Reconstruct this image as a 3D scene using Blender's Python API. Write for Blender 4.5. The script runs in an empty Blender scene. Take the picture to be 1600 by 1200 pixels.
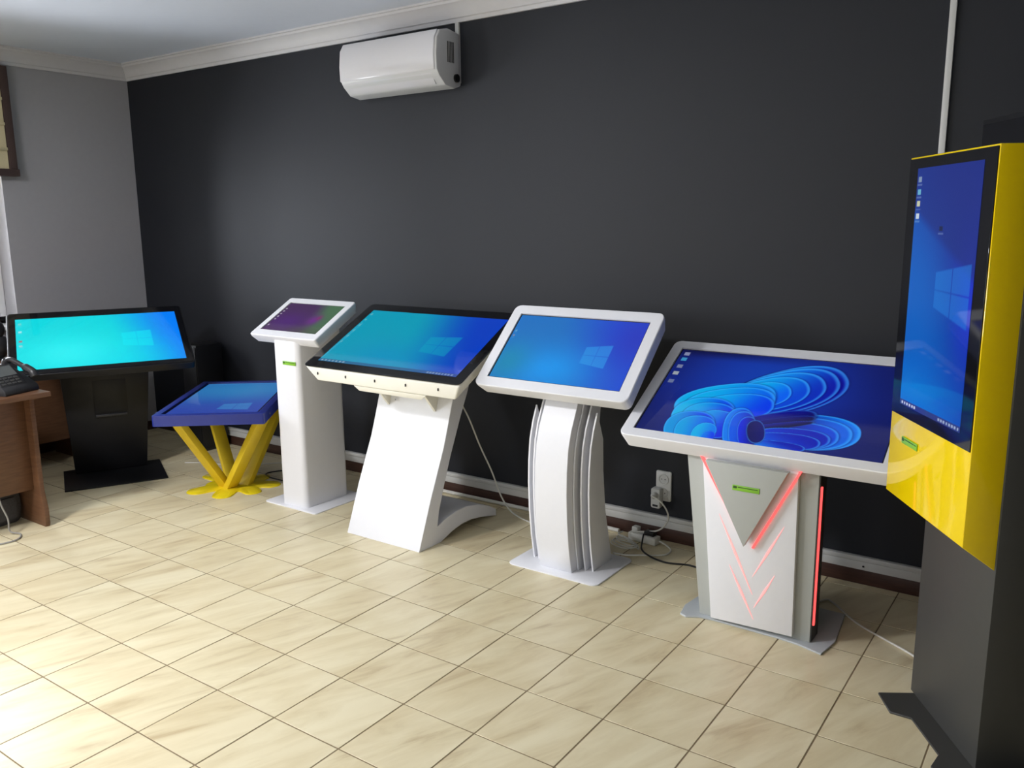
import bpy, bmesh, math, random
import numpy as np
from mathutils import Matrix, Vector
random.seed(7)
R = math.radians
scn = bpy.context.scene
col = scn.collection

# ------------------------------------------------------------------ camera
YAW, PITCH, ROLL = -0.6114, 0.18987, 0.00921
CAM = Vector((2.4087, -1.3249, 1.6013))
FPX = 1325.2
fwd = Vector((math.sin(YAW)*math.cos(PITCH), math.cos(YAW)*math.cos(PITCH), -math.sin(PITCH)))
rgt = Vector((math.cos(YAW), -math.sin(YAW), 0))
dwn = fwd.cross(rgt)
r2 = rgt*math.cos(ROLL) + dwn*math.sin(ROLL)
d2 = -rgt*math.sin(ROLL) + dwn*math.cos(ROLL)
cd = bpy.data.cameras.new('camera'); cam = bpy.data.objects.new('camera', cd); col.objects.link(cam)
cd.sensor_width = 36; cd.lens = FPX/1600*36; cd.clip_start = 0.05
m3 = Matrix((r2, -d2, -fwd)).transposed()
cam.matrix_world = Matrix.Translation(CAM) @ m3.to_4x4()
scn.camera = cam

# ------------------------------------------------------------------ world, light, exposure
XL, XR, YN, YF, ZC = -3.726, 3.75, -3.3, 2.47, 2.755     # room shell
WIN = [(0.10, 1.50), (-2.45, -1.0)]                       # window openings in the left wall (Y ranges)
WZ = (0.93, 2.34)
w = bpy.data.worlds.new('world'); scn.world = w; w.use_nodes = True
bg = w.node_tree.nodes['Background']; bg.inputs[0].default_value = (0.86, 0.92, 1.0, 1); bg.inputs[1].default_value = 2.0
def area(name, loc, rot, sx, sy, power, color, spread=180):
    ld = bpy.data.lights.new(name, 'AREA'); ld.shape = 'RECTANGLE'; ld.size = sx; ld.size_y = sy
    ld.energy = power; ld.color = color; ld.spread = R(spread)
    o = bpy.data.objects.new(name, ld); col.objects.link(o); o.location = loc; o.rotation_euler = rot
    return o
for k, (a, b) in enumerate(WIN):                          # daylight entering by the two windows
    area('window_daylight', (XL-0.34, (a+b)/2, (WZ[0]+WZ[1])/2), (0, R(-90), 0), WZ[1]-WZ[0], b-a, (105, 185)[k], (0.90, 0.94, 1.0))
area('window_daylight', (0.9, YN-0.34, 1.65), (R(90), 0, 0), 2.2, 1.4, 14, (0.97, 0.97, 1.0))  # weak frontal fill, added behind an unseen near-wall opening
scn.view_settings.view_transform = 'Standard'; scn.view_settings.look = 'None'
scn.view_settings.gamma = 1.0; scn.view_settings.use_curve_mapping = False
scn.view_settings.exposure = 0.19
scn.cycles.max_bounces = 8; scn.cycles.diffuse_bounces = 5
scn.cycles.use_denoising = True

# ------------------------------------------------------------------ materials
def lin(c): return tuple(((x/255)/12.92 if x/255 <= .04045 else ((x/255+.055)/1.055)**2.4) for x in c)
MATS = {}
def mk(name, c, rough=.5, spec=.5, metal=0., nscale=40., namt=.05, bump=0., emit=None, estr=0., coat=0.):
    m = bpy.data.materials.new(name); m.use_nodes = True; nt = m.node_tree; b = nt.nodes['Principled BSDF']
    tc = nt.nodes.new('ShaderNodeTexCoord'); nz = nt.nodes.new('ShaderNodeTexNoise')
    nz.inputs['Scale'].default_value = nscale; nz.inputs['Detail'].default_value = 3
    nt.links.new(tc.outputs['Object'], nz.inputs['Vector'])
    mx = nt.nodes.new('ShaderNodeMix'); mx.data_type = 'RGBA'
    mx.inputs[6].default_value = (*[x*(1-namt) for x in c], 1); mx.inputs[7].default_value = (*[min(1, x*(1+namt)) for x in c], 1)
    nt.links.new(nz.outputs['Fac'], mx.inputs[0]); nt.links.new(mx.outputs[2], b.inputs['Base Color'])
    b.inputs['Roughness'].default_value = rough; b.inputs['Specular IOR Level'].default_value = spec
    b.inputs['Metallic'].default_value = metal; b.inputs['Coat Weight'].default_value = coat
    if emit: b.inputs['Emission Color'].default_value = (*emit, 1); b.inputs['Emission Strength'].default_value = estr
    if bump:
        bp = nt.nodes.new('ShaderNodeBump'); bp.inputs['Strength'].default_value = bump; bp.inputs['Distance'].default_value = .002
        nt.links.new(nz.outputs['Fac'], bp.inputs['Height']); nt.links.new(bp.outputs[0], b.inputs['Normal'])
    MATS[name] = m; return m
mk('white_paint', (.80, .805, .84), .38, .45, namt=.015)
mk('cream_paint', (.80, .78, .69), .45, .4, namt=.015)
mk('soft_grey_paint', (.43, .445, .42), .45, .4, namt=.015)
mk('plate_grey_paint', (.50, .53, .55), .4, .4, namt=.02)
mk('black_satin', (.0075, .0075, .0095), .48, .45, namt=.1)
mk('charcoal_satin', (.050, .050, .047), .5, .4, namt=.05)
mk('black_glass', (.006, .006, .008), .06, .5, namt=.02)
mk('yellow_paint', (.86, .62, .003), .07, .5, namt=.01)
mk('yellow_leg_paint', (.80, .58, .02), .5, .45, namt=.03)
mk('yellow_resin', (.84, .66, .015), .12, .5, namt=.05, nscale=12)
mk('blue_paint', (.014, .027, .21), .35, .5, namt=.03)
mk('wall_dark_paint', (.0090, .0105, .0155), .62, .42, nscale=60, namt=.06, bump=.08)
mk('wall_light_paint', (.36, .355, .37), .7, .3, nscale=30, namt=.03, bump=.05)
mk('wall_cream_paint', (.55, .54, .52), .7, .3, nscale=30, namt=.03)
mk('ceiling_paint', (.66, .70, .79), .75, .3, nscale=20, namt=.02)
mk('cornice_paint', (.60, .59, .60), .55, .3, nscale=20, namt=.03)
mk('pvc_white', (.62, .62, .60), .4, .4, nscale=30, namt=.03)
mk('window_white', (.80, .80, .80), .35, .5, namt=.01)
mk('ac_plastic', (.70, .69, .71), .14, .5, namt=.01)
mk('ac_side_plastic', (.60, .60, .60), .4, .4, namt=.02)
mk('dark_plastic', (.02, .02, .022), .4, .5)
mk('cable_white', (.68, .67, .62), .45, .4)
mk('cable_grey', (.30, .29, .27), .5, .4)
mk('cable_black', (.012, .012, .012), .45, .4)
mk('socket_plastic', (.60, .60, .57), .35, .5, namt=.02)
mk('label_green', (.22, .50, .035), .35, .5, namt=.05)
mk('label_dark_green', (.03, .09, .015), .4, .4)
mk('bag_fabric', (.085, .083, .09), .85, .2, nscale=120, namt=.35, bump=.4)
mk('chair_fabric', (.012, .012, .013), .8, .2, nscale=200, namt=.3, bump=.3)
mk('blind_brown', (.075, .050, .045), .8, .2, nscale=150, namt=.2, bump=.2)
mk('blind_cream', (.62, .54, .34), .85, .2, nscale=150, namt=.1)
mk('led_red', (.9, .1, .1), .4, .3, emit=(1., .07, .07), estr=1.6)
mk('led_pink', (.95, .5, .5), .4, .3, emit=(1., .12, .12), estr=.95)
mk('chrome', (.6, .6, .6), .2, .5, 1.)
mk('grout', (.23, .175, .105), .85, .2, nscale=80, namt=.15)
mk('lamp_diffuser', (.9, .9, .88), .5, .3, emit=(1., .96, .9), estr=3.)
mk('phone_display', (.10, .11, .11), .15, .5)

def wood(name, c1, c2, scale, rough=.42):
    m = bpy.data.materials.new(name); m.use_nodes = True; nt = m.node_tree; b = nt.nodes['Principled BSDF']
    tc = nt.nodes.new('ShaderNodeTexCoord'); mp = nt.nodes.new('ShaderNodeMapping'); mp.inputs['Scale'].default_value = scale
    nz = nt.nodes.new('ShaderNodeTexNoise'); nz.inputs['Scale'].default_value = 6; nz.inputs['Detail'].default_value = 6
    cr = nt.nodes.new('ShaderNodeValToRGB'); cr.color_ramp.elements[0].position = .3; cr.color_ramp.elements[1].position = .7
    cr.color_ramp.elements[0].color = (*c1, 1); cr.color_ramp.elements[1].color = (*c2, 1)
    nt.links.new(tc.outputs['Object'], mp.inputs[0]); nt.links.new(mp.outputs[0], nz.inputs['Vector'])
    nt.links.new(nz.outputs['Fac'], cr.inputs[0]); nt.links.new(cr.outputs[0], b.inputs['Base Color'])
    b.inputs['Roughness'].default_value = rough; MATS[name] = m
wood('desk_wood', (.115, .052, .026), (.16, .077, .038), (2, 2, 14))
wood('baseboard_wood', (.045, .018, .012), (.075, .030, .020), (2, 20, 20), .5)

def tile_material():
    m = bpy.data.materials.new('marble_tile'); m.use_nodes = True; nt = m.node_tree; b = nt.nodes['Principled BSDF']
    N = nt.nodes.new; L = nt.links.new
    ge = N('ShaderNodeNewGeometry'); oi = N('ShaderNodeObjectInfo')
    mp = N('ShaderNodeMapping'); mp.inputs['Rotation'].default_value = (0, 0, R(22)); L(ge.outputs['Position'], mp.inputs[0])
    sc = N('ShaderNodeMapping'); sc.inputs['Scale'].default_value = (6.5, 1.35, 1); L(mp.outputs[0], sc.inputs[0])
    mu = N('ShaderNodeMath'); mu.operation = 'MULTIPLY'; mu.inputs[1].default_value = 57.; L(oi.outputs['Random'], mu.inputs[0])
    n1 = N('ShaderNodeTexNoise'); n1.noise_dimensions = '4D'; n1.inputs['Scale'].default_value = 1.55; n1.inputs['Detail'].default_value = 5
    n1.inputs['Roughness'].default_value = .6; n1.inputs['Distortion'].default_value = .9
    L(sc.outputs[0], n1.inputs['Vector']); L(mu.outputs[0], n1.inputs['W'])
    n2 = N('ShaderNodeTexNoise'); n2.noise_dimensions = '4D'; n2.inputs['Scale'].default_value = 1.0; n2.inputs['Detail'].default_value = 2
    L(sc.outputs[0], n2.inputs['Vector']); L(mu.outputs[0], n2.inputs['W'])
    cr = N('ShaderNodeValToRGB'); e = cr.color_ramp.elements
    e[0].position = .30; e[0].color = (.56, .46, .285, 1); e[1].position = .60; e[1].color = (.78, .705, .490, 1)
    x = e.new(.43); x.color = (.70, .615, .405, 1)
    L(n1.outputs['Fac'], cr.inputs[0])
    c2 = N('ShaderNodeValToRGB'); e = c2.color_ramp.elements
    e[0].position = .35; e[0].color = (.93, .90, .86, 1); e[1].position = .65; e[1].color = (1, 1, 1, 1)
    L(n2.outputs['Fac'], c2.inputs[0])
    mx = N('ShaderNodeMix'); mx.data_type = 'RGBA'; mx.blend_type = 'MULTIPLY'; mx.inputs[0].default_value = 1
    L(cr.outputs[0], mx.inputs[6]); L(c2.outputs[0], mx.inputs[7]); L(mx.outputs[2], b.inputs['Base Color'])
    b.inputs['Roughness'].default_value = .33; b.inputs['Specular IOR Level'].default_value = .4
    MATS['marble_tile'] = m
tile_material()

def glass_pane():
    m = bpy.data.materials.new('window_glass'); m.use_nodes = True; nt = m.node_tree; nt.nodes.clear()
    o = nt.nodes.new('ShaderNodeOutputMaterial'); mx = nt.nodes.new('ShaderNodeMixShader'); t = nt.nodes.new('ShaderNodeBsdfTransparent'); g = nt.nodes.new('ShaderNodeBsdfGlossy')
    g.inputs['Roughness'].default_value = .02; fr = nt.nodes.new('ShaderNodeFresnel'); fr.inputs[0].default_value = 1.3
    nt.links.new(fr.outputs[0], mx.inputs[0]); nt.links.new(t.outputs[0], mx.inputs[1]); nt.links.new(g.outputs[0], mx.inputs[2]); nt.links.new(mx.outputs[0], o.inputs[0])
    MATS['window_glass'] = m
glass_pane()
def screen_material():
    m = bpy.data.materials.new('lit_screen'); m.use_nodes = True; nt = m.node_tree; b = nt.nodes['Principled BSDF']
    at = nt.nodes.new('ShaderNodeAttribute'); at.attribute_name = 'picture'
    b.inputs['Base Color'].default_value = (.004, .004, .005, 1); b.inputs['Roughness'].default_value = .05
    nt.links.new(at.outputs['Color'], b.inputs['Emission Color']); b.inputs['Emission Strength'].default_value = 0.80
    MATS['lit_screen'] = m
screen_material()

# ------------------------------------------------------------------ mesh helpers
def place(name, me, mat, parent=None, loc=(0,0,0), rot=(0,0,0)):
    o = bpy.data.objects.new(name, me); col.objects.link(o); o.parent = parent; o.location = loc; o.rotation_euler = rot
    if mat: 
        me.materials.clear(); me.materials.append(MATS[mat])
    return o
class MB:
    def __init__(s): s.v = []; s.f = []
    def add(s, vs, fs):
        n = len(s.v); s.v += [tuple(x) for x in vs]; s.f += [tuple(i+n for i in f) for f in fs]; return s
    def box(s, x0, x1, y0, y1, z0, z1):
        return s.hexa([(x0,y0,z1),(x1,y0,z1),(x1,y1,z1),(x0,y1,z1)], [(x0,y0,z0),(x1,y0,z0),(x1,y1,z0),(x0,y1,z0)])
    def hexa(s, top, bot):
        return s.add(list(bot)+list(top), [(3,2,1,0),(4,5,6,7),(0,1,5,4),(1,2,6,5),(2,3,7,6),(3,0,4,7)])
    def prism(s, poly, axis, a, b):
        def p(u, v, t): return (t,u,v) if axis == 'x' else ((u,t,v) if axis == 'y' else (u,v,t))
        n = len(poly); vs = [p(u,v,a) for u,v in poly]+[p(u,v,b) for u,v in poly]
        return s.add(vs, [tuple(range(n))[::-1], tuple(range(n,2*n))]+[(i,(i+1)%n,n+(i+1)%n,n+i) for i in range(n)])
    def loft(s, loops, cap0=True, cap1=True):
        n = len(loops[0]); vs = [p for l in loops for p in l]; fs = []
        for k in range(len(loops)-1):
            for i in range(n): fs.append((k*n+i, k*n+(i+1)%n, (k+1)*n+(i+1)%n, (k+1)*n+i))
        if cap0: fs.append(tuple(range(n))[::-1])
        if cap1: fs.append(tuple(range((len(loops)-1)*n, len(loops)*n)))
        return s.add(vs, fs)
    def tube(s, pts, rad, seg=8, smooth=6):
        P = [Vector(p) for p in pts]
        if smooth > 1 and len(P) > 2:
            Q = []
            for i in range(len(P)-1):
                p0, p1, p2, p3 = P[max(i-1,0)], P[i], P[i+1], P[min(i+2,len(P)-1)]
                for k in range(smooth):
                    t = k/smooth
                    Q.append(.5*((2*p1)+(p2-p0)*t+(2*p0-5*p1+4*p2-p3)*t*t+(3*p1-p0-3*p2+p3)*t**3))
            Q.append(P[-1]); P = Q
        loops = []; prev = None
        for i, p in enumerate(P):
            t = (P[min(i+1,len(P)-1)]-P[max(i-1,0)]).normalized()
            if prev is None: nrm = t.orthogonal().normalized()
            else: nrm = (prev-t*prev.dot(t)).normalized()
            prev = nrm; bn = t.cross(nrm); rr = rad[i*(len(rad)-1)//max(1,len(P)-1)] if isinstance(rad, (list,tuple)) else rad
            loops.append([tuple(p+nrm*rr*math.cos(a)+bn*rr*math.sin(a)) for a in [2*math.pi*k/seg for k in range(seg)]])
        return s.loft(loops)
    def lathe(s, prof, seg=24, c=(0,0)):
        loops = [[(c[0]+r*math.cos(2*math.pi*k/seg), c[1]+r*math.sin(2*math.pi*k/seg), z) for k in range(seg)] for r, z in prof]
        return s.loft(loops)
    def build(s, name, mat, parent=None, loc=(0,0,0), rot=(0,0,0), bevel=0., seg=2, smooth=False, ang=30):
        me = bpy.data.meshes.new(name); me.from_pydata(s.v, [], s.f); me.update()
        bm = bmesh.new(); bm.from_mesh(me); bmesh.ops.recalc_face_normals(bm, faces=bm.faces)
        if bevel:
            es = [e for e in bm.edges if len(e.link_faces) == 2 and e.calc_face_angle(0) > R(ang)]
            bmesh.ops.bevel(bm, geom=es, offset=bevel, segments=seg, profile=.5, affect='EDGES', clamp_overlap=True)
        if smooth or bevel:
            for f in bm.faces: f.smooth = True
            for e in bm.edges:
                if len(e.link_faces) == 2: e.smooth = e.calc_face_angle(0) < R(40)
        bm.to_mesh(me); bm.free()
        return place(name, me, mat, parent, loc, rot)
def rrect(w, h, r, seg=5, cx=0, cy=0, z=0):
    r = max(r, 1e-4); o = []
    for qx, qy, a0 in ((1,1,0),(-1,1,90),(-1,-1,180),(1,-1,270)):
        for k in range(seg+1):
            a = R(a0+90*k/seg); o.append((cx+qx*(w/2-r)+r*math.cos(a), cy+qy*(h/2-r)+r*math.sin(a), z))
    return o
def thing(name, label, cat, loc=(0,0,0), rz=0., group=None):
    o = bpy.data.objects.new(name, None); col.objects.link(o); o.location = loc; o.rotation_euler = (0,0,rz)
    o.empty_display_size = .1; o['label'] = label; o['category'] = cat
    if group: o['group'] = group
    return o
def tag(o, label, cat, group=None):
    o['label'] = label; o['category'] = cat
    if group: o['group'] = group
    return o
def struct(o): o['kind'] = 'structure'; return o

# ------------------------------------------------------------------ pictures on the screens (point colours on a fine grid)
def grid(nx, ny):
    u, v = np.meshgrid(np.linspace(0, 1, nx), np.linspace(0, 1, ny)); return u, v
def screen(parent, wd, ht, pic, nx, z, name='screen', cy=0.):
    ny = max(8, int(nx*ht/wd)); u, v = grid(nx, ny); rgb = np.clip(pic(u, v), 0, 255)/255.
    lc = np.where(rgb <= .04045, rgb/12.92, ((rgb+.055)/1.055)**2.4).reshape(-1, 3)
    vs = np.stack([(u-.5)*wd, (v-.5)*ht+cy, np.full_like(u, z)], -1).reshape(-1, 3)
    idx = np.arange(nx*ny).reshape(ny, nx)
    fs = np.stack([idx[:-1,:-1], idx[:-1,1:], idx[1:,1:], idx[1:,:-1]], -1).reshape(-1, 4)
    me = bpy.data.meshes.new(name); me.from_pydata(vs.tolist(), [], fs.tolist()); me.update()
    a = me.color_attributes.new('picture', 'FLOAT_COLOR', 'POINT')
    a.data.foreach_set('color', np.concatenate([lc, np.ones((len(lc),1))], 1).astype(np.float32).ravel())
    return place(name, me, 'lit_screen', parent)
def c3(*c): return np.array(c, float)
def mixc(a, b, t): t = np.clip(t, 0, 1)[..., None]; return a*(1-t)+b*t
def sst(a, b, x): t = np.clip((x-a)/(b-a), 0, 1); return t*t*(3-2*t)
def inpoly(u, v, P, soft):
    d = np.full(u.shape, 1e9)
    for i in range(len(P)):
        (x0,y0),(x1,y1) = P[i], P[(i+1)%len(P)]; ex, ey = x1-x0, y1-y0; L = math.hypot(ex, ey)
        d = np.minimum(d, ((u-x0)*ey-(v-y0)*ex)/L*-1)
    return sst(-soft, soft, d)
def flag(img, u, v, P, colr, amt):                           # four-paned window mark; P runs counter-clockwise from bottom left
    bl, br, tr, tl = [np.array(p) for p in P]
    def q(s, t): return tuple((bl*(1-s)+br*s)*(1-t)+(tl*(1-s)+tr*s)*t)
    for s0, s1 in ((0,.485),(.505,1)):
        for t0, t1 in ((0,.488),(.512,1)):
            mk_ = inpoly(u, v, [q(s0,t0), q(s1,t0), q(s1,t1), q(s0,t1)], .004)
            img = mixc(img, colr, mk_*amt)
    return img
def blob(img, u, v, x, y, rx, ry, c, amt):
    return mixc(img, c, amt*np.exp(-(((u-x)/rx)**2+((v-y)/ry)**2)))
def rect(img, u, v, x0, x1, y0, y1, c, amt=1.):
    return mixc(img, c, amt*((u>=x0)&(u<=x1)&(v>=y0)&(v<=y1)))
def icons(img, u, v, ys, x, w, h, cols, amt=.8):
    for y, c in zip(ys, cols):
        img = rect(img, u, v, x-w/2, x+w/2, y-h/2, y+h/2, c3(*c), amt)
        img = rect(img, u, v, x-w*.8, x+w*.8, y-h*1.15, y-h*.85, c3(210,215,225), amt*.4)
    return img
FLAG = [(.627,.345),(.815,.30),(.815,.632),(.627,.60)]
def pic_cyan(u, v):
    i = mixc(c3(0,222,232), c3(0,128,255), sst(.55, 1.02, u+.12*(v-.5)))
    i = blob(i, u, v, .30, .25, .33, .38, c3(52,252,255), .9)
    i = blob(i, u, v, .70, .1, .25, .3, c3(0,220,255), .4)
    i = flag(i, u, v, FLAG, c3(0,240,255), .6)
    return icons(i, u, v, (.9,.74,.55,.46), .025, .02, .035, ((150,220,210),(230,250,250),(220,90,90),(190,220,220)), .7)
def pic_teal(u, v):
    i = mixc(c3(0,158,188), c3(0,62,196), sst(.45, .95, u+.15*(v-.4)))
    i = blob(i, u, v, .15, .2, .3, .35, c3(30,160,190), .6); i = blob(i, u, v, .45, .15, .3, .3, c3(20,140,205), .5)
    i = flag(i, u, v, [(.62,.33),(.815,.29),(.82,.632),(.61,.59)], c3(0,172,200), .5)
    i = rect(i, u, v, 0, 1, 0, .045, c3(40,70,120), .6)
    for k in range(7): i = rect(i, u, v, .02+.028*k, .034+.028*k, .012, .036, c3(190,200,215), .7)
    for k in range(9): i = rect(i, u, v, .80+.02*k, .812+.02*k, .012, .032, c3(190,200,220), .6)
    for k in range(6): i = rect(i, u, v, .012, .026, .90-.11*k, .935-.11*k, c3(150,200,205), .6)
    return i
def pic_azure(u, v):
    i = mixc(c3(12,112,196), c3(22,72,212), sst(.4, 1., u+.2*(v-.4)))
    i = blob(i, u, v, .42, .2, .33, .33, c3(0,150,242), .95); i = blob(i, u, v, .08, .25, .16, .3, c3(0,140,180), .8)
    i = blob(i, u, v, 1., .75, .25, .4, c3(35,45,185), .7)
    i = flag(i, u, v, [(.633,.33),(.82,.283),(.821,.628),(.632,.575)], c3(44,158,236), .6)
    return icons(i, u, v, (.74,.66), .02, .016, .03, ((150,190,210),(190,150,170)), .6)
def pic_purple(u, v):
    i = mixc(c3(76,52,92), c3(78,112,84), sst(.55, .85, u+.1*(v-.5)))
    i = mixc(i, c3(66,74,62), sst(.35, 0, v)*.55*sst(.3,.6,u))
    i = blob(i, u, v, .30, .35, .35, .3, c3(84,46,128), .7); i = blob(i, u, v, .72, .45, .10, .16, c3(112,52,140), .95)
    i = blob(i, u, v, .78, .55, .04, .08, c3(150,40,110), .6)
    for y in (.80,.70,.60,.50,.40,.18): i = rect(i, u, v, .02, .045, y-.025, y+.015, c3(205,205,215), .8)
    return i
def pic_table(u, v):
    i = mixc(c3(48,74,168), c3(40,112,178), sst(.1, .8, v)); i = blob(i, u, v, .5, .75, .5, .3, c3(56,132,190), .7)
    i = flag(i, u, v, [(.50,.13),(.86,.10),(.84,.30),(.52,.28)], c3(64,150,205), .55)
    return i
def pic_tall(u, v):
    i = mixc(c3(8,92,190), c3(24,40,140), sst(.25, 1., u*.55+v*.62))
    i = blob(i, u, v, .12, .45, .5, .3, c3(6,98,196), .8); i = blob(i, u, v, .98, .50, .22, .25, c3(24,50,214), .8)
    i = mixc(i, c3(22,44,132), sst(.0, .06, v-(.80-.26*u))*.75)
    i = blob(i, u, v, .15, .06, .5, .12, c3(0,120,208), .8)
    i = flag(i, u, v, [(.44,.445),(.955,.385),(.955,.63),(.44,.585)], c3(30,124,218), .6)
    i = icons(i, u, v, (.955,.905,.855,.805), .05, .05, .022, ((150,170,190),(120,200,220),(235,235,180),(235,240,240)), .85)
    i = icons(i, u, v, (.755,), .46, .05, .018, ((20,28,60),), .8)
    i = rect(i, u, v, 0, 1, 0, .022, c3(52,48,98), .85)
    for k in range(6): i = rect(i, u, v, .03+.045*k, .055+.045*k, .006, .017, c3(235,240,245), .85)
    for k in range(8): i = rect(i, u, v, .66+.042*k, .685+.042*k, .006, .016, c3(200,215,225), .75)
    return i
def pic_ribbon(u, v):                                        # generic bundle of folded blue ribbons on navy
    i = mixc(c3(20,42,150), c3(14,24,96), sst(.15, .7, np.abs(u-.45)*1.1+np.abs(v-.55)*.25))
    i = blob(i, u, v, .42, .72, .3, .35, c3(12,66,180), .7)
    i = mixc(i, c3(10,10,58), sst(.88, 1.02, v)*.8*sst(.9,.1,u))
    A = 16/9.
    def leaf(i, cx, cy, rx, ry, ang, ca, cb, gd, rim=.85, p=2.3):
        x = (u-cx)*A; y = v-cy; c, s = math.cos(R(ang)), math.sin(R(ang)); X = (x*c+y*s)/rx; Y = (-x*s+y*c)/ry
        d = (np.abs(X)**p+np.abs(Y)**p)**(1/p); g = math.cos(R(gd))*X+math.sin(R(gd))*Y
        colr = mixc(ca, cb, sst(-.85, .85, g))
        colr = mixc(colr, c3(64,176,255), sst(.90, .975, d)*rim*.8)
        m = sst(1.012, .988, d)
        i = mixc(i, c3(4,10,70), sst(1.07, .99, d)*.35*(1-m))
        return mixc(i, colr, m)
    cy, bl, dp, az = c3(6,176,236), c3(6,60,236), c3(10,12,150), c3(4,120,240)
    def nest(i, n, A0, A1, ca0, ca1, cb0, cb1, gd, p=2.3, rim=.75):
        for k in range(n):
            f = (k/max(1, n-1))**1.35; q = [x0+(x1-x0)*f for x0, x1 in zip(A0, A1)]
            i = leaf(i, *q, ca0+(ca1-ca0)*f, cb0+(cb1-cb0)*f, gd, rim, p)
        return i
    navy = c3(10,8,92)
    i = nest(i, 3, (.695,.20,.36,.185,6), (.66,.15,.29,.14,6), c3(10,10,100), c3(8,12,120), c3(6,112,235), c3(8,70,215), 0)
    i = nest(i, 5, (.555,.60,.44,.262,33), (.44,.52,.25,.150,24), c3(14,120,240), cy, dp, c3(8,96,244), -55)
    i = nest(i, 3, (.315,.42,.38,.20,20), (.375,.37,.28,.15,14), cy, c3(10,170,240), az, bl, -25)
    i = leaf(i, .56, .275, .29, .085, 24, c3(10,14,140), navy, -70, .5)
    i = leaf(i, .57, .255, .27, .050, 22, c3(8,8,120), c3(10,4,70), -70, .4)
    i = leaf(i, .58, .225, .25, .030, 20, c3(16,20,140), c3(6,4,64), -70, .5)
    i = nest(i, 3, (.255,.24,.24,.20,10), (.33,.16,.17,.15,-6), c3(10,178,235), c3(8,150,235), bl, c3(8,30,225), -15)
    i = nest(i, 3, (.225,.10,.19,.17,8), (.30,.05,.09,.11,0), c3(10,150,225), cy, bl, az, 0)
    i = leaf(i, .325, .02, .05, .06, 0, az, bl, 0)
    i = nest(i, 3, (.645,.115,.27,.105,6), (.60,.02,.21,.05,2), c3(6,60,215), c3(6,120,238), c3(8,30,180), c3(6,20,170), 30)
    i = nest(i, 3, (.435,.13,.115,.245,16), (.475,.12,.075,.17,18), az, c3(8,40,220), c3(8,60,230), c3(6,10,130), -10)
    i = leaf(i, .505, .135, .065, .125, 22, navy, c3(8,8,110), 0, .8)
    for k, (yy, c) in enumerate(((.955,(170,175,200)),(.885,(70,180,220)),(.79,(150,155,175)),(.70,(200,205,190)),(.60,(130,140,165)))):
        i = rect(i, u, v, .018, .043, yy-.03, yy+.012, c3(*c), .75)
    return i

# ------------------------------------------------------------------ the setting
struct(MB().box(XL-.32, XR+.2, YN-.32, YF+.2, -.12, -.0013).build('floor', 'grout'))
floor = bpy.data.objects['floor']
def px(p):
    d = Vector(p)-CAM; z = d.dot(fwd)
    return (800+FPX*d.dot(r2)/z, 600+FPX*d.dot(d2)/z, z)
G = .0048; tiles = []
i0, i1 = math.floor(XL/.3), math.ceil(XR/.3); j0, j1 = math.floor(YN/.3), math.ceil(YF/.3)
for i in range(i0, i1):
    for j in range(j0, j1):
        x0, x1, y0, y1 = max(i*.3+G/2, XL), min(i*.3+.3-G/2, XR), max(j*.3+G/2, YN), min(j*.3+.3-G/2, YF)
        if x1-x0 < .01 or y1-y0 < .01: continue
        X, Y, Z = px(((x0+x1)/2, (y0+y1)/2, 0))
        vis = Z > .3 and -60 < X < 1660 and 600 < Y < 1290
        tiles.append((0 if vis else 1, Z, x0, x1, y0, y1))
tiles.sort()
tile_me = {}; rest = MB()
for n, (h, z, x0, x1, y0, y1) in enumerate(tiles):
    if h or n >= 300: rest.box(x0, x1, y0, y1, -.008, 0); continue
    key = (round(x1-x0, 4), round(y1-y0, 4))
    if key not in tile_me:
        a, b = key; o = MB().box(-a/2, a/2, -b/2, b/2, -.008, 0).build('tile', 'marble_tile', floor, bevel=.0007, seg=1); tile_me[key] = o.data
    else:
        o = bpy.data.objects.new('tile', tile_me[key]); col.objects.link(o); o.parent = floor
    o.location = ((x0+x1)/2, (y0+y1)/2, random.uniform(-.0004, .0003))
rt = rest.build('tile_remainder', 'marble_tile', floor); rt['kind'] = 'stuff'
struct(MB().box(XL-.32, XR+.2, YN-.32, YF+.2, ZC, ZC+.12).build('ceiling', 'ceiling_paint'))
struct(MB().box(XL-.32, XR+.2, YF, YF+.15, -.1, ZC).build('wall_far', 'wall_dark_paint'))
struct(MB().box(XR, XR+.15, YN, YF, -.1, ZC).build('wall_right', 'wall_dark_paint'))
b = MB(); T = .30
ys = [YN, *WIN[1], *WIN[0], YF]
for k in range(0, 6, 2): b.box(XL-T, XL, ys[k], ys[k+1], -.1, ZC)
for a, c in WIN: b.box(XL-T, XL, a, c, -.1, WZ[0]); b.box(XL-T, XL, a, c, WZ[1], ZC)
struct(b.build('wall_left', 'wall_light_paint'))
b = MB(); nx0, nx1, nz0, nz1 = -.2, 2.0, .95, 2.35
b.box(XL-T, nx0, YN-T, YN, -.1, ZC).box(nx1, XR+.15, YN-T, YN, -.1, ZC).box(nx0, nx1, YN-T, YN, -.1, nz0).box(nx0, nx1, YN-T, YN, nz1, ZC)
struct(b.build('wall_near', 'wall_cream_paint'))
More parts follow.
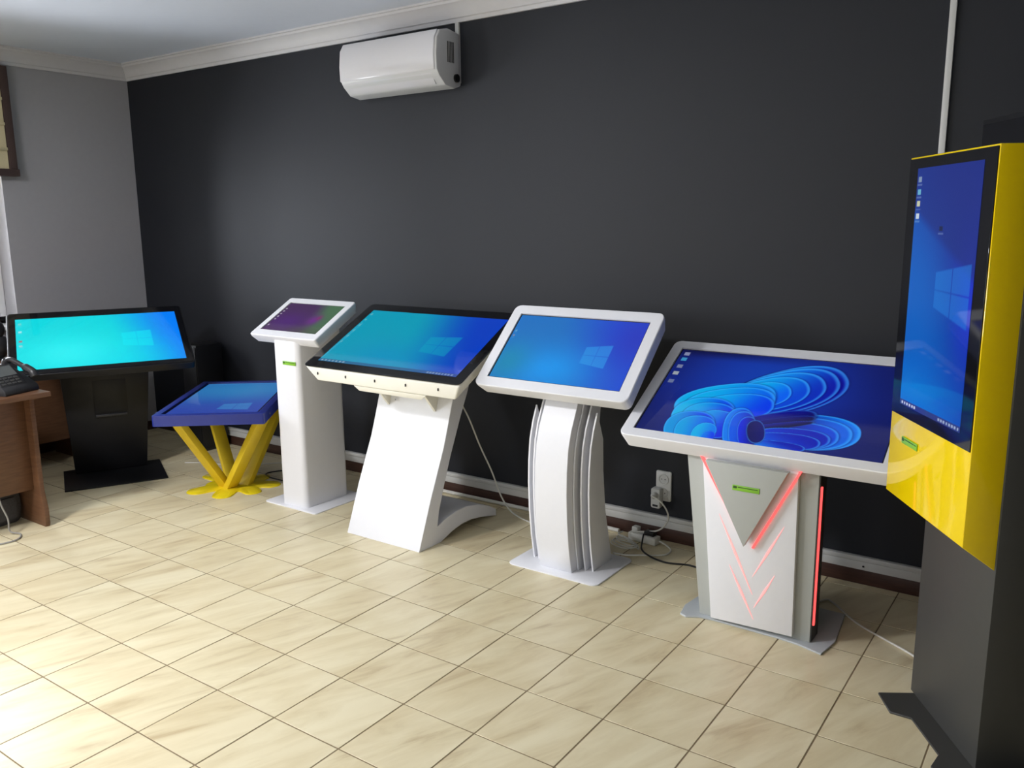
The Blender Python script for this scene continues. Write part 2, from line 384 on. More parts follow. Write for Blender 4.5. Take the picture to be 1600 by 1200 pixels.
def window(n, loc, rz, wd, z0, z1, leaves=2):
    # local x runs along the wall, local -y looks into the room
    t = bpy.data.objects.new('window_%d' % n, None); col.objects.link(t); t.location = loc; t.rotation_euler = (0,0,rz); t['kind'] = 'structure'
    f = MB(); h = wd/2; fw = .055
    f.box(-h, -h+fw, .10, .17, z0, z1).box(h-fw, h, .10, .17, z0, z1).box(-h, h, .10, .17, z0, z0+fw).box(-h, h, .10, .17, z1-fw, z1)
    f.build('window_frame', 'window_white', t, bevel=.004)
    lw = (wd-2*fw)/leaves
    for k in range(leaves):
        a = -h+fw+k*lw; s = MB(); sw = .06; e = a+lw
        s.box(a, a+sw, .085, .15, z0+fw, z1-fw).box(e-sw, e, .085, .15, z0+fw, z1-fw).box(a, e, .085, .15, z0+fw, z0+fw+sw).box(a, e, .085, .15, z1-fw-sw, z1-fw)
        so = s.build('sash', 'window_white', t, bevel=.004)
        MB().box(a+sw, e-sw, .112, .118, z0+fw+sw, z1-fw-sw).build('pane', 'window_glass', so)
        hx = e-sw/2 if k == 0 else a+sw/2
        hd = MB(); hd.box(hx-.012, hx+.012, .07, .087, (z0+z1)/2-.35, (z0+z1)/2-.28); hd.box(hx-.009, hx+.009, .045, .07, (z0+z1)/2-.42, (z0+z1)/2-.29)
        hd.build('handle', 'window_white', so, bevel=.004)
    MB().box(-h-.03, h+.03, -.10, .12, z0-.028, z0+.002).build('window_sill', 'window_white', t, bevel=.008)
for k, (a, c) in enumerate(WIN): window(k+1, (XL-.05, (a+c)/2, 0), R(90), c-a-.004, *WZ)
window(3, ((nx0+nx1)/2, YN-.05, 0), R(180), nx1-nx0-.004, nz0, nz1, 3)  # unseen near-wall window, added to let the frontal fill in
# cornice: stepped cove, one run along each visible wall
cz = 2.645
prof = [(0, cz), (.014, cz), (.018, cz+.018), (.026, cz+.022), (.030, cz+.040), (.060, cz+.080), (.075, cz+.086), (.078, ZC-.012), (.090, ZC-.010), (.090, ZC), (0, ZC)]
struct(MB().prism([(YF-d, z) for d, z in prof], 'x', XL, XR).build('trim_1', 'cornice_paint', smooth=True))
struct(MB().prism([(XL+d, z) for d, z in prof], 'y', YN, YF).build('trim_2', 'cornice_paint', smooth=True))
struct(MB().box(XL, XR, YF-.014, YF, 0, .068).build('baseboard_far', 'baseboard_wood', bevel=.003))
struct(MB().box(XL, XL+.014, YN, YF-.015, 0, .068).build('baseboard_left', 'baseboard_wood', bevel=.003))

# cable trunking low on the dark wall, vertical conduits
t = thing('cable_trunking', 'long white plastic cable trunking running along foot of dark wall', 'trunking', (0, YF, 0))
MB().box(XL+.02, XR-.02, -.022, -.001, .070, .108).build('channel', 'pvc_white', t, bevel=.002)
MB().box(XL+.02, XR-.02, -.026, -.001, .110, .131).build('cover', 'pvc_white', t, bevel=.002)
for x in (-3.1, -2.2, .10, .86, 1.65, 2.7): MB().lathe([(.0001,0),(.0045,0),(.0045,.002),(.0001,.003)], 10).build('screw', 'dark_plastic', t, (x, -.0225, .088), (R(90),0,0))
o = MB().box(1.811, 1.835, YF-.016, YF-.0005, 1.15, cz+.001).build('cable_conduit', 'pvc_white', bevel=.002)
tag(o, 'white cable conduit running down dark wall behind the yellow totem', 'conduit')
o = MB().box(-.592, -.568, YF-.016, YF-.0005, 2.335, cz+.001).build('cable_conduit', 'pvc_white', bevel=.002)
tag(o, 'short white conduit from cornice down to right end of air conditioner', 'conduit')

# ------------------------------------------------------------------ kiosk pieces
def bezel(parent, w_, h_, cy, r_, aw, ah, ay, thick, inset, rec, mat, loc, tilt, pic, nx, gap=.006):
    """tilted display housing: rounded frame, tapering back, screen sunk in its opening"""
    L = [rrect(w_-2*inset, h_-2*inset, max(r_-inset*.6, .004), 5, 0, cy, -thick), rrect(w_, h_, r_, 5, 0, cy, -.016), rrect(w_, h_, r_, 5, 0, cy, -.003),
         rrect(w_-.006, h_-.006, r_-.003, 5, 0, cy, 0), rrect(aw+2*gap, ah+2*gap, .002, 5, 0, ay, 0), rrect(aw+2*gap, ah+2*gap, .002, 5, 0, ay, -rec-.006)]
    h = MB().loft(L, True, True).build('housing', mat, parent, loc, (tilt,0,0), smooth=True)
    MB().box(-aw/2-gap+.0005, aw/2+gap-.0005, ay-ah/2-gap+.0005, ay+ah/2+gap-.0005, -rec-.005, -rec-.001).build('screen_surround', 'black_glass', h)
    screen(h, aw, ah, pic, nx, -rec, cy=ay)
    return h
def base_plate(parent, w_, d_, mat, cx=0, cy=0, r_=.03, th=.006):
    return MB().loft([rrect(w_, d_, r_, 5, cx, cy, 0), rrect(w_, d_, r_, 5, cx, cy, th-.0015), rrect(w_-.003, d_-.003, r_, 5, cx, cy, th)]).build('base_plate', mat, parent, smooth=True)
def logo(parent, x, y, z, w_=.105, h_=.021, th=.003):
    o = MB().box(x-w_/2, x+w_/2, y-th, y, z-h_/2, z+h_/2).build('logo_plate', 'label_green', parent, bevel=.0008)
    MB().box(x-w_/2+.004, x-w_/2+.018, y-th-.0008, y-th+.001, z-.002, z+h_/2-.003).build('logo_mark', 'label_dark_green', o)
    MB().box(x-w_/2+.022, x+w_/2-.006, y-th-.0008, y-th+.001, z+h_/2-.008, z+h_/2-.005).build('logo_line', 'label_dark_green', o)
    return o

# --- black kiosk at the left, angled towards the room
t = thing('touch_kiosk', 'large black tilted touch kiosk with bright cyan screen by the window', 'kiosk', (-2.759, 1.54, 0), R(63.2))
MB().box(-.295, .295, -.245, .245, 0, .008).build('base_plate', 'black_satin', t, bevel=.002)
MB().hexa([(-.262,-.015,.80),(.268,-.015,.80),(.268,.12,.87),(-.262,.12,.87)], [(-.225,.115,.008),(.205,.115,.008),(.205,.24,.008),(-.225,.24,.008)]).build('column', 'black_satin', t, bevel=.006)
p = MB().hexa([(-.085,.012,.635),(.122,.012,.635),(.122,.04,.635),(-.085,.04,.635)], [(-.082,.048,.405),(.118,.048,.405),(.118,.08,.405),(-.082,.08,.405)]).build('printer_cover', 'black_satin', t, bevel=.006)
MB().box(-.075, .110, .040, .06, .383, .400).build('paper_slot', 'dark_plastic', t, bevel=.003)
h = MB().loft([rrect(.90, .50, .02, 4, 0, .012, -.10), rrect(1.03, .633, .028, 4, 0, .012, -.045), rrect(1.03, .633, .028, 4, 0, .012, -.002), rrect(1.026, .629, .026, 4, 0, .012, 0)]).build('housing', 'black_satin', t, (0, 0, .891), (R(30),0,0), smooth=True)
MB().loft([rrect(1.012, .615, .02, 4, 0, .012, .0), rrect(1.012, .615, .02, 4, 0, .012, .002)]).build('glass', 'black_glass', h)
screen(h, .934, .515, pic_cyan, 300, .0032)

# --- low blue touch table on splayed yellow legs
TZ = .562; ta = R(39.3)
t = thing('touch_table', 'low blue touch table on splayed yellow legs', 'table', (-1.935, 1.862, 0), ta)
h = MB().loft([rrect(.612, 1.03, .012, 3, 0, 0, -.062), rrect(.612, 1.03, .012, 3, 0, 0, -.002), rrect(.608, 1.026, .012, 3, 0, 0, 0), rrect(.535, .945, .003, 3, 0, 0, 0), rrect(.535, .945, .003, 3, 0, 0, -.012)]).build('table_frame', 'blue_paint', t, (0,0,TZ), smooth=True)
MB().box(-.266, .266, -.471, .471, -.0115, -.008).build('glass', 'black_glass', h)
screen(h, .505, .915, pic_table, 120, -.0075)
MB().lathe([(.0001,0),(.006,0),(.006,.003),(.0001,.004)], 10).build('bolt', 'chrome', h, (.3062, -.36, -.035), (0,R(90),0))
def leg(tx, ty, bx, by, wd=.075, dp=.05):
    # slanted sheet-metal leg with a rectangular section
    d = Vector((tx-bx, ty-by, 0)).normalized(); s = Vector((-d.y, d.x, 0)); zt = TZ-.061
    def q(x, y, z): return [tuple(Vector((x,y,z))+d*a*dp/2+s*b_*wd/2) for a, b_ in ((-1,-1),(1,-1),(1,1),(-1,1))]
    return MB().loft([q(bx,by,.010), q(tx,ty,zt)])
for tx, ty, bx, by in ((-.225,-.36,-.050,-.070),(.262,-.36,-.018,-.100),(-.235,.36,-.040,.050),(.255,.33,.062,-.040)):
    leg(tx, ty, bx, by).build('leg', 'yellow_leg_paint', t, bevel=.003)
n = 128; lo, li, lt = [], [], []
for k in range(n):                                         # poured puddle: a pool with rounded runs of paint around it
    a = 2*math.pi*k/n; wa = a+ta; acc = .17**14
    for la, ld_, lr in ((-108,.235,.075),(-58,.225,.070),(-14,.215,.062),(28,.215,.068),(84,.17,.06),(132,.21,.065),(178,.26,.070),(222,.12,.07)):
        sn = ld_*math.sin(wa-R(la)); cs = ld_*math.cos(wa-R(la))
        if cs > 0 and abs(sn) < lr: acc += (cs+math.sqrt(lr*lr-sn*sn))**14
    rr = acc**(1/14); x, y = rr*math.cos(a), rr*math.sin(a)
    lo.append((x, y, .0)); li.append((x*.975, y*.975, .006)); lt.append((x*.6, y*.6, .012))
for L_ in (lo, li):
    for _ in range(2):
        L_[:] = [tuple((L_[i-1][c]+2*L_[i][c]+L_[(i+1) % n][c])/4 for c in range(3)) for i in range(n)]
MB().loft([lo, li, lt]).build('puddle_base', 'yellow_resin', t, smooth=True)

# --- small white kiosk
t = thing('touch_kiosk', 'slim white kiosk with small purple and green screen on square column', 'kiosk', (-1.30, 1.94, 0))
base_plate(t, .43, .41, 'white_paint', 0, 0, .02)
tl = R(29.5); hc = (0, -.03, 1.077)
bot = rrect(.205, .335, .03, 6, .005, -.007, .006); top = [(x, y, 1.077-.030/math.cos(tl)+(y+.03)*math.tan(tl)) for x, y, z in bot]
MB().loft([bot, top]).build('column', 'white_paint', t, smooth=True)
logo(t, .037, -.1745, .838)
bezel(t, .54, .365, -.004, .018, .446, .260, 0, .062, .016, .004, 'white_paint', hc, tl, pic_purple, 180, .005)

# --- white kiosk with black glass top and arched leg
ox, oy = -.487, 1.90
t = thing('touch_kiosk', 'white kiosk on leaning leg with arched rear foot and black framed screen', 'kiosk', (ox, oy, 0))
pr = [(1.64,0),(1.737,.245),(1.792,.366),(1.847,.487),(1.887,.60),(1.925,.715),(1.955,.80),(2.00,.90),(2.09,.95),(2.075,.80),(2.052,.743),(1.99,.623),(1.90,.43),(1.845,.293),(1.80,.17),(1.785,.091),
      (1.85,.112),(1.93,.128),(2.02,.130),(2.12,.112),(2.21,.080),(2.285,.040),(2.288,0),(2.25,.010),(2.14,.034),(2.06,.046),(1.98,.045),(1.90,.030),(1.85,.014),(1.805,0)]
MB().prism([(y-oy, z) for y, z in pr], 'x', -.25, .25).build('pedestal', 'white_paint', t, bevel=.002, seg=1, ang=35)
tl = R(27.5); hc = (0, .006, 1.003)
h = MB().loft([rrect(1.041, .592, .028, 5, -.006, .009, -.007), rrect(1.050, .60, .03, 5, -.006, .009, -.004), rrect(1.050, .60, .03, 5, -.006, .009, -.001), rrect(1.046, .596, .028, 5, -.006, .009, 0)]).build('glass_top', 'black_glass', t, hc, (tl,0,0), smooth=True)
screen(h, .925, .485, pic_teal, 320, .0012, cy=.002)
def tp(u, v, n): return (u, .006+v*math.cos(tl)-n*math.sin(tl), 1.003+v*math.sin(tl)+n*math.cos(tl))
hb = MB().hexa([tp(-.527,-.288,-.007), tp(.515,-.288,-.007), tp(.515,.306,-.007), tp(-.527,.306,-.007)],
               [(-.435,-.243,.790),(.487,-.243,.790),(.487,.20,1.02),(-.435,.20,1.02)]).build('housing', 'cream_paint', t, bevel=.012, seg=3)
for k in range(5):
    x = -.425+.203*k; MB().box(x-.0022, x+.0022, -.2505, -.244, .826, .839).build('vent_slot', 'dark_plastic', hb, rot=(0,0,0))
MB().hexa([(-.185,-.232,.790),(.300,-.232,.790),(.300,.12,.975),(-.185,.12,.975)], [(-.15,-.225,.764),(.262,-.225,.764),(.262,.12,.945),(-.15,.12,.945)]).build('lower_tray', 'cream_paint', t, bevel=.004)
for x in (-.170, .150):
    MB().prism([(-.10,.775),(.04,.85),(.04,.66),(.012,.640)], 'x', x-.008, x+.008).build('bracket', 'cream_paint', t, bevel=.002)
MB().lathe([(.0001,0),(.006,0),(.006,.002),(.0001,.003)], 10).build('bolt', 'chrome', t, (-.115, .004, .686), (R(78),0,0))

# --- white kiosk with curved fins
ox, oy = .44, 1.93
t = thing('touch_kiosk', 'white kiosk with bowed finned column on rounded white base plate', 'kiosk', (ox, oy, 0))
base_plate(t, .485, .37, 'white_paint', 0, .027, .035)
fc = [(1.832,.006),(1.808,.13),(1.793,.26),(1.787,.39),(1.790,.50),(1.802,.60),(1.826,.68),(1.858,.745),(1.885,.80)]
MB().prism([(y-oy, z) for y, z in fc+[(1.925,.880),(2.045,1.03),(2.00,.80),(1.955,.65),(1.94,.45),(1.96,.25),(2.01,.006)]], 'x', -.092, .080).build('column', 'white_paint', t, bevel=.002, seg=1, ang=35)
for dx, dy, tz in ((.108,.050,.86),(.138,.064,.80),(.172,.074,.752)):
    for s in (-1, 1):
        fr = [(y+dy, z) for y, z in fc if z < (.72 if tz < .77 else .75)]
        fr += [(1.932, tz)] if tz < .77 else [(1.925+dy*.4, tz)]
        bk = [(1.985,.62),(1.99,.47),(2.012,.28),(2.082,.006)] if tz < .77 else [(2.02,tz-.04),(2.0,.62),(1.99,.47),(2.012,.28),(2.082,.006)]
        MB().prism([(y-oy, z) for y, z in fr+bk], 'x', s*(dx-.010)-.012-.0038, s*(dx-.010)-.012+.0038).build('fin', 'white_paint', t)
bezel(t, .795, .495, .001, .035, .676, .378, 0, .075, .014, .006, 'white_paint', (0, -.014, 1.03), R(42.8), pic_azure, 300)

# --- grey and white kiosk with red light lines
ox, oy = 1.385, 1.93
t = thing('touch_kiosk', 'wide white kiosk with red light strips and ribbon wallpaper on screen', 'kiosk', (ox, oy, 0))
pl = [(1.100,1.735),(1.130,1.722),(1.175,1.748),(1.24,1.756),(1.50,1.752),(1.58,1.742),(1.672,1.715),(1.692,1.835),(1.665,2.10),(1.12,2.10),(1.085,1.82)]
MB().prism([(x-ox, y-oy) for x, y in pl], 'z', 0, .008).build('base_plate', 'plate_grey_paint', t, bevel=.0015, seg=1)
def wx(pts, y): return [(x-ox, y-oy, z) for x, z in pts]
def slab(pts, y0, y1, name, mat, par, bev=.002):
    n = len(pts); b = MB(); b.loft([wx(pts, y0), wx(pts, y1)]); return b.build(name, mat, par, bevel=bev, seg=2)
slab([(1.168,.008),(1.613,.008),(1.613,.755),(1.085,.755)], 1.775, 1.868, 'column', 'soft_grey_paint', t)
slab([(1.25,.008),(1.55,.008),(1.53,.74),(1.19,.74)], 1.869, 2.06, 'rear_column', 'charcoal_satin', t)
fp = slab([(1.226,.016),(1.553,.026),(1.543,.745),(1.163,.745)], 1.748, 1.774, 'front_panel', 'white_paint', t, .0025)
def bar(a, b_, y, wd, name, mat, par, taper=.2):
    A, B = Vector((a[0]-ox, a[1])), Vector((b_[0]-ox, b_[1])); d = (B-A).normalized(); n = Vector((-d.y, d.x)); yy = y-oy
    P = [A+n*wd*taper, A-n*wd*taper, B-n*wd*.5*taper*2, B+n*wd*.5*taper*2]; M = (A+B)/2
    P = [A, M-n*wd/2, B, M+n*wd/2]
    return MB().loft([[(p.x, yy-.0012, p.y) for p in P], [(p.x, yy+.004, p.y) for p in P]]).build(name, mat, par)
for a, b_ in (((1.246,.462),(1.393,.158)), ((1.504,.462),(1.389,.230)), ((1.296,.260),(1.401,.056)), ((1.477,.259),(1.400,.104))):
    bar(a, b_, 1.748, .009, 'light_slit', 'led_pink', fp)
vp = slab([(1.198,.684),(1.519,.684),(1.364,.365)], 1.700, 1.732, 'vee_plate', 'soft_grey_paint', t, .0015)
slab([(1.215,.672),(1.503,.672),(1.364,.40)], 1.732, 1.748, 'vee_spacer', 'soft_grey_paint', t, 0)
def ledbar(a, b_, y, wd):
    A, B = Vector((a[0]-ox, a[1])), Vector((b_[0]-ox, b_[1])); d = (B-A).normalized(); n = Vector((-d.y, d.x))*wd/2
    P = [A+n, A-n, B-n, B+n]
    return MB().loft([[(p.x, y-.003-oy, p.y) for p in P], [(p.x, y+.003-oy, p.y) for p in P]]).build('light_strip', 'led_red', t)
ledbar((1.556,.69), (1.386,.350), 1.7445, .008); ledbar((1.165,.69), (1.330,.412), 1.7445, .010)
logo(t, 1.365-ox, 1.700-oy, .596)
sp = MB().box(1.613-ox, 1.617-ox, 1.778-oy, 1.867-oy, .009, .755).build('side_panel', 'charcoal_satin', t)
MB().box(1.616-ox, 1.623-ox, 1.786-oy, 1.797-oy, .075, .625).build('light_strip', 'led_red', sp, bevel=.001, seg=1)
bezel(t, 1.062, .642, .003, .032, .952, .535, 0, .075, .012, .006, 'white_paint', (1.351-ox, 1.974-oy, .899), R(29.8), pic_ribbon, 420)

# --- yellow totem at the right
t = thing('display_totem', 'tall yellow display totem with upright blue screen on charcoal column', 'totem', (2.008, 1.444, 0), R(-57))
pl = [(-.150,-.024),(-.033,-.031),(.002,.024),(.193,.024),(.249,-.024),(.365,-.018),(.365,.275),(-.150,.275)]
MB().prism(pl, 'z', 0, .007).build('base_plate', 'charcoal_satin', t, bevel=.0015, seg=1)
MB().box(-.170, .270, .094, .27, .007, 1.775).build('column', 'charcoal_satin', t, bevel=.002)
sh = MB().prism([(0,.694),(0,1.785),(.10,1.785),(.10,.622)], 'x', -.272, .262).build('front_shell', 'yellow_paint', t, bevel=.002)
g = MB().box(-.268, .258, -.0035, .001, .968, 1.780).build('glass', 'black_glass', t, bevel=.001, seg=1)
s = screen(t, .402, .742, pic_tall, 150, 0, 'screen'); s.location = (-.004, -.0042, 1.378); s.rotation_euler = (R(90),0,0)
logo(sh, -.117, -.0005, .894, .112, .022)

# --- black totem standing behind it
t = thing('display_totem', 'tall plain black totem standing behind the yellow totem', 'totem', (2.137, 1.931, 0), R(-57))
MB().box(-.262, .30, 0, .07, .012, 1.932).build('body', 'black_satin', t, bevel=.004)
MB().box(-.250, .288, -.004, .001, .35, 1.915).build('glass', 'black_glass', t, bevel=.001, seg=1)
MB().box(-.262, .30, -.06, .13, 0, .012).build('base_plate', 'black_satin', t, bevel=.002)

# ------------------------------------------------------------------ ceiling lamp
t = thing('ceiling_lamp', 'square white ceiling lamp, lit, above the open floor', 'lamp', (-1.4, -1.25, ZC))
MB().box(-.31, .31, -.31, .31, -.03, -.0005).build('frame', 'window_white', t, bevel=.004)
MB().box(-.285, .285, -.285, .285, -.034, -.029).build('diffuser', 'lamp_diffuser', t)
lo_ = area('ceiling_lamp_light', (-1.4, -1.25, ZC-.04), (0,0,0), .50, .50, 112, (.97, .965, 1.0))

# ------------------------------------------------------------------ air conditioner
t = thing('air_conditioner', 'white wall mounted air conditioner high on the dark wall', 'air conditioner', (-.93, YF, 2.30))
ap = [(-.002,.02),(-.002,.285),(-.10,.300),(-.172,.285),(-.198,.245),(-.208,.16),(-.205,.085),(-.185,.055),(-.135,.012),(-.06,0)]
MB().prism(ap, 'x', -.348, .362).build('body', 'ac_side_plastic', t, bevel=.008, seg=2, ang=20)
fpn = [(-.176,.289),(-.204,.246),(-.214,.16),(-.211,.086),(-.204,.080),(-.203,.16),(-.194,.243),(-.168,.282)]
MB().prism(fpn, 'x', -.346, .348).build('front_panel', 'ac_plastic', t, bevel=.003, seg=1, smooth=True)
MB().hexa([(-.325,-.198,.072),(.318,-.198,.072),(.318,-.190,.068),(-.325,-.190,.068)], [(-.315,-.150,.018),(.308,-.150,.018),(.308,-.142,.024),(-.315,-.142,.024)]).build('louver', 'ac_plastic', t, bevel=.003)
for k in range(5): MB().box(0.3615, .3635, -.115+.012*k, -.109+.012*k, .13, .235).build('side_grille', 'charcoal_satin', t)
MB().lathe([(.0001,-.02),(.022,-.02),(.022,.02),(.0001,.02)], 14).build('pipe_hole', 'cable_black', t, (.352, -.045, .055), (0,R(90),0))

# ------------------------------------------------------------------ socket, adapter, power strip, cables
t = thing('wall_socket', 'pale double wall socket on dark wall between finned and ribbon kiosks', 'socket', (.68, YF, .285))
MB().loft([[(x, -.001, z) for x, z, _ in rrect(.082, .155, .008, 4)], [(x, -.009, z) for x, z, _ in rrect(.082, .155, .008, 4)], [(x, -.012, z) for x, z, _ in rrect(.074, .147, .007, 4)]]).build('plate', 'socket_plastic', t, smooth=True)
for zz in (.036, -.036):
    r_ = MB().lathe([(.0001,0),(.028,0),(.028,.0035),(.022,.0035),(.021,.001),(.0001,.001)], 24).build('outlet', 'socket_plastic', t, (0,-.0115,zz), (R(90),0,0), smooth=True)
    for s in (-1, 1): MB().lathe([(.0001,0),(.0028,0),(.0028,.001),(.0001,.0012)], 8).build('pin_hole', 'dark_plastic', r_, (s*.0095,0,.001))
t = thing('plug_adapter', 'white plug adapter with small dark slot in lower wall outlet', 'adapter', (.655, YF-.014, .226))
MB().loft([[(x, 0, z) for x, z, _ in rrect(.052, .105, .012, 4)], [(x, -.03, z) for x, z, _ in rrect(.052, .105, .012, 4)], [(x, -.035, z) for x, z, _ in rrect(.044, .097, .01, 4)]]).build('body', 'socket_plastic', t, smooth=True)
MB().box(-.014, .014, -.0365, -.034, -.042, -.032).build('slot', 'dark_plastic', t)
MB().lathe([(.0001,0),(.017,0),(.016,.022),(.008,.030),(.0001,.030)], 16).build('plug', 'socket_plastic', t, (0, -.034, .018), (R(90),0,0), smooth=True)
def cable(name, label, pts, rad, mat, group=None):
    return tag(MB().tube(pts, rad, 8, 8).build(name, mat, smooth=True), label, 'cable', group)
cable('power_cable', 'white cable curving from wall adapter down to white power strip', [(.655,2.39,.243),(.665,2.365,.255),(.715,2.36,.235),(.745,2.372,.185),(.74,2.385,.13),(.69,2.385,.075),(.60,2.37,.055),(.565,2.36,.05)], .0042, 'cable_white')
t = thing('power_strip', 'white power strip lying on tiles by the dark wall', 'power strip', (.635, 2.385, 0), R(-6))
MB().box(-.10, .06, -.028, .028, 0.001, .042).build('body', 'cable_white', t, bevel=.006)
for k in range(3): MB().lathe([(.0001,0),(.018,0),(.018,.0025),(.015,.0025),(.015,.001),(.0001,.001)], 16).build('outlet', 'socket_plastic', t, (-.072+.05*k, 0, .0415), smooth=True)
MB().box(-.012, .045, -.02, .02, .0425, .066).build('black_plug', 'cable_black', t, bevel=.006)
MB().box(-.085, -.05, -.018, .018, .0425, .072).build('white_plug', 'cable_white', t, bevel=.006)
cable('power_cable', 'black cable lying on tiles from power strip to ribbon kiosk', [(.63,2.35,.055),(.64,2.315,.03),(.67,2.25,.016),(.74,2.20,.012),(.83,2.19,.005),(.95,2.22,.005),(1.12,2.15,.005),(1.24,2.115,.005)], .0045, 'cable_black')
cable('power_cable', 'white cable looping on tiles right of the power strip', [(.70,2.385,.02),(.735,2.38,.012),(.78,2.345,.005),(.785,2.28,.005),(.74,2.235,.005),(.70,2.215,.005),(.63,2.17,.005),(.56,2.158,.005)], .0042, 'cable_white')
cable('coiled_cable', 'tangled white cable coil behind the finned kiosk', [(.49,2.39,.006)]+[(.565+.070*math.cos(a*1.05)*(1+.15*math.sin(a*.7)), 2.272+.050*math.sin(a), .006+.0016*a) for a in [k*.7 for k in range(30)]]+[(.52,2.34,.05)], .0032, 'cable_white')
cable('power_cable', 'white cable hanging from leaning white kiosk down to floor', [(-.29,2.02,.72),(-.27,2.09,.60),(-.262,2.18,.42),(-.245,2.26,.26),(-.22,2.31,.11),(-.16,2.32,.03),(-.05,2.30,.005),(.10,2.27,.005),(.27,2.25,.005)], .0042, 'cable_white')
cable('power_cable', 'thin white cable on floor against dark wall behind leaning kiosk', [(-1.1,2.435,.012),(-.6,2.44,.011),(-.2,2.44,.012),(.15,2.44,.011),(.45,2.43,.011)], .011, 'cable_white')
cable('power_cable', 'pale cable on tiles running from ribbon kiosk towards yellow totem', [(1.52,2.11,.005),(1.56,2.20,.005),(1.60,2.18,.005),(1.72,2.05,.005),(1.84,1.97,.005),(1.95,1.90,.005),(2.06,1.80,.005),(2.15,1.735,.005)], .0042, 'cable_white')
cable('power_cable', 'black cable looping on floor between blue table and slim kiosk', [(-1.42,2.20,.03),(-1.60,2.28,.02),(-1.86,2.24,.006),(-1.95,2.12,.005),(-1.88,2.06,.005),(-1.70,2.06,.005),(-1.52,2.11,.005)], .0042, 'cable_black')
cable('power_cable', 'thin pale cable on tiles behind the black kiosk base', [(-2.62,1.96,.005),(-2.52,2.02,.005),(-2.40,2.06,.005),(-2.22,2.15,.005),(-2.05,2.33,.005),(-1.85,2.42,.008)], .0036, 'cable_white')

# ------------------------------------------------------------------ desk corner at the left
t = thing('office_desk', 'brown wooden desk with desk phone, near left edge of room', 'desk', (-2.5, 0, 0))
MB().box(-.44, .445, -.95, .85, .725, .75).build('desk_top', 'desk_wood', t, bevel=.003)
def endp(y0, y1):
    return MB().prism([(-.40,0),(.335,0),(.343,.02),(.343,.10),(.318,.20),(.318,.725),(-.40,.725)], 'y', y0, y1)
endp(.795, .82).build('end_panel', 'desk_wood', t, bevel=.002); endp(-.93, -.905).build('end_panel', 'desk_wood', t, bevel=.002)
MB().box(.240, .258, -.905, .795, .20, .725).build('modesty_panel', 'desk_wood', t, bevel=.001)
t = thing('window_desk', 'brown wooden desk along the window wall behind the black kiosk', 'desk', (-3.46, .95, 0))
MB().box(-.24, .20, -.75, .72, .725, .75).build('desk_top', 'desk_wood', t, bevel=.003)
for y in (-.72, .68): MB().box(-.22, .17, y, y+.022, 0, .725).build('end_panel', 'desk_wood', t, bevel=.002)
MB().box(.135, .153, -.698, .68, .17, .725).build('modesty_panel', 'desk_wood', t, bevel=.001)
# desk phone
t = thing('desk_phone', 'black desk phone on corner of the brown desk', 'phone', (-2.225, .715, .75), R(108))
MB().prism([(-.10,0),(.095,0),(.10,.012),(.06,.105),(.045,.11),(-.09,.035),(-.10,.02)], 'x', -.105, .105).build('body', 'dark_plastic', t, bevel=.005)
sl = math.atan2(.075, .135)
pn = MB().box(-.098, .06, -.075, .065, 0, .012).build('screen_panel', 'dark_plastic', t, (-.0, -.012, .088), (sl+.25,0,0), bevel=.004)
MB().box(-.085, .045, -.01, .055, .0121, .0135).build('display', 'phone_display', pn)
for r_ in range(3):
    for c_ in range(4): MB().box(-.085+.032*c_, -.062+.032*c_, -.066+.018*r_, -.054+.018*r_, .0121, .015).build('key', 'charcoal_satin', pn, bevel=.001, seg=1)
MB().tube([(.085,-.10,.075),(.085,-.085,.10),(.085,-.03,.125),(.085,.04,.155),(.085,.075,.15),(.085,.09,.125)], [.022,.020,.013,.014,.022,.024], 10).build('handset', 'dark_plastic', t, smooth=True)
MB().prism([(.02,.0),(.045,.0),(.03,.09),(.018,.09)], 'x', -.109, -.105).build('support_leg', 'chrome', t)
# bag under the desk
t = thing('fabric_bag', 'dark grey fabric bag on the floor under the brown desk', 'bag', (-2.43, .665, 0), R(8))
L = []
for z, sx, sy in ((.0,.11,.20),(.015,.13,.22),(.08,.145,.235),(.16,.14,.23),(.22,.12,.20),(.235,.10,.18)): L.append(rrect(sx, sy, .03, 4, 0, 0, z))
MB().loft(L).build('body', 'bag_fabric', t, smooth=True)
MB().loft([[(.066,y,z+.09) for y, z, _ in rrect(.15,.12,.02,4)], [(.082,y,z+.09) for y, z, _ in rrect(.15,.12,.02,4)], [(.086,y,z+.09) for y, z, _ in rrect(.13,.10,.018,4)]]).build('front_pocket', 'bag_fabric', t, smooth=True)
MB().tube([(.0,-.05,.228),(.0,-.045,.262),(.0,0,.275),(.0,.045,.262),(.0,.05,.228)], .007).build('carry_handle', 'bag_fabric', t, smooth=True)
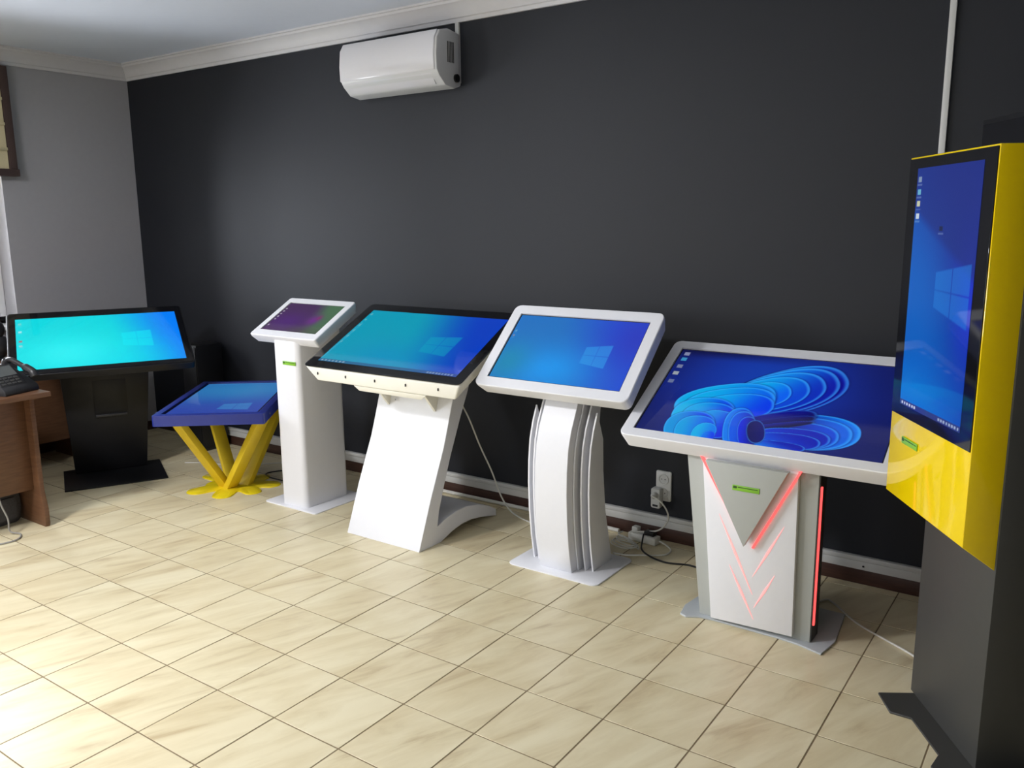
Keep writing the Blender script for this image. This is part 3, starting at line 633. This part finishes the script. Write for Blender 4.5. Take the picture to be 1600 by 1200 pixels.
cable('computer_cable', 'pale cable hanging from brown desk beside the grey bag', [(-2.22,.60,.24),(-2.205,.605,.17),(-2.195,.625,.09),(-2.20,.63,.02),(-2.16,.66,.005),(-2.10,.63,.005),(-2.08,.58,.005),(-2.10,.50,.005)], .0045, 'cable_grey')
# small black speaker on the window desk
t = thing('desk_speaker', 'small rounded black speaker on the window desk at left edge', 'speaker', (-3.42, 1.215, .75), R(40))
MB().lathe([(.0001,0),(.05,0),(.055,.008),(.035,.016),(.0001,.02)], 20).build('foot', 'dark_plastic', t, smooth=True)
MB().lathe([(.0001,.015),(.035,.017),(.062,.045),(.074,.085),(.066,.125),(.045,.150),(.0001,.152)], 24).build('lower_body', 'dark_plastic', t, smooth=True)
MB().lathe([(.0001,.148),(.036,.152),(.050,.175),(.052,.20),(.044,.228),(.024,.248),(.0001,.252)], 24).build('upper_body', 'dark_plastic', t, smooth=True)
MB().lathe([(.0001,0),(.034,0),(.036,.004),(.030,.007),(.0001,.004)], 20).build('speaker_cone', 'charcoal_satin', t, (0, -.069, .088), (R(90),0,0), smooth=True)
# narrow black cabinet behind the kiosk
t = thing('storage_cabinet', 'narrow black cabinet in the corner behind the black kiosk', 'cabinet', (-2.845, 2.31, 0))
MB().box(-.085, .085, -.10, .11, .02, .765).build('body', 'black_satin', t, bevel=.004)
MB().box(-.078, .078, -.106, -.10, .04, .75).build('door', 'black_satin', t, bevel=.002)
MB().box(-.08, .08, -.09, .10, 0, .02).build('plinth', 'dark_plastic', t)
# roman blind on the visible window
t = thing('roman_blind', 'brown edged fabric blind drawn up over the left wall window', 'blind', (XL, .79, 0))
MB().box(.03, .06, -.74, .74, 1.97, 2.625).build('fabric', 'blind_cream', t)
for y in (-.775, .745): MB().box(.012, .066, y, y+.05, 1.955, 2.63).build('side_band', 'blind_brown', t, bevel=.003)
for z in (2.09, 2.25, 2.41): MB().box(.06, .075, -.74, .74, z, z+.02).build('fold', 'blind_cream', t, bevel=.003)
MB().box(.008, .078, -.785, .80, 1.925, 1.972).build('bottom_bar', 'blind_brown', t, bevel=.004)
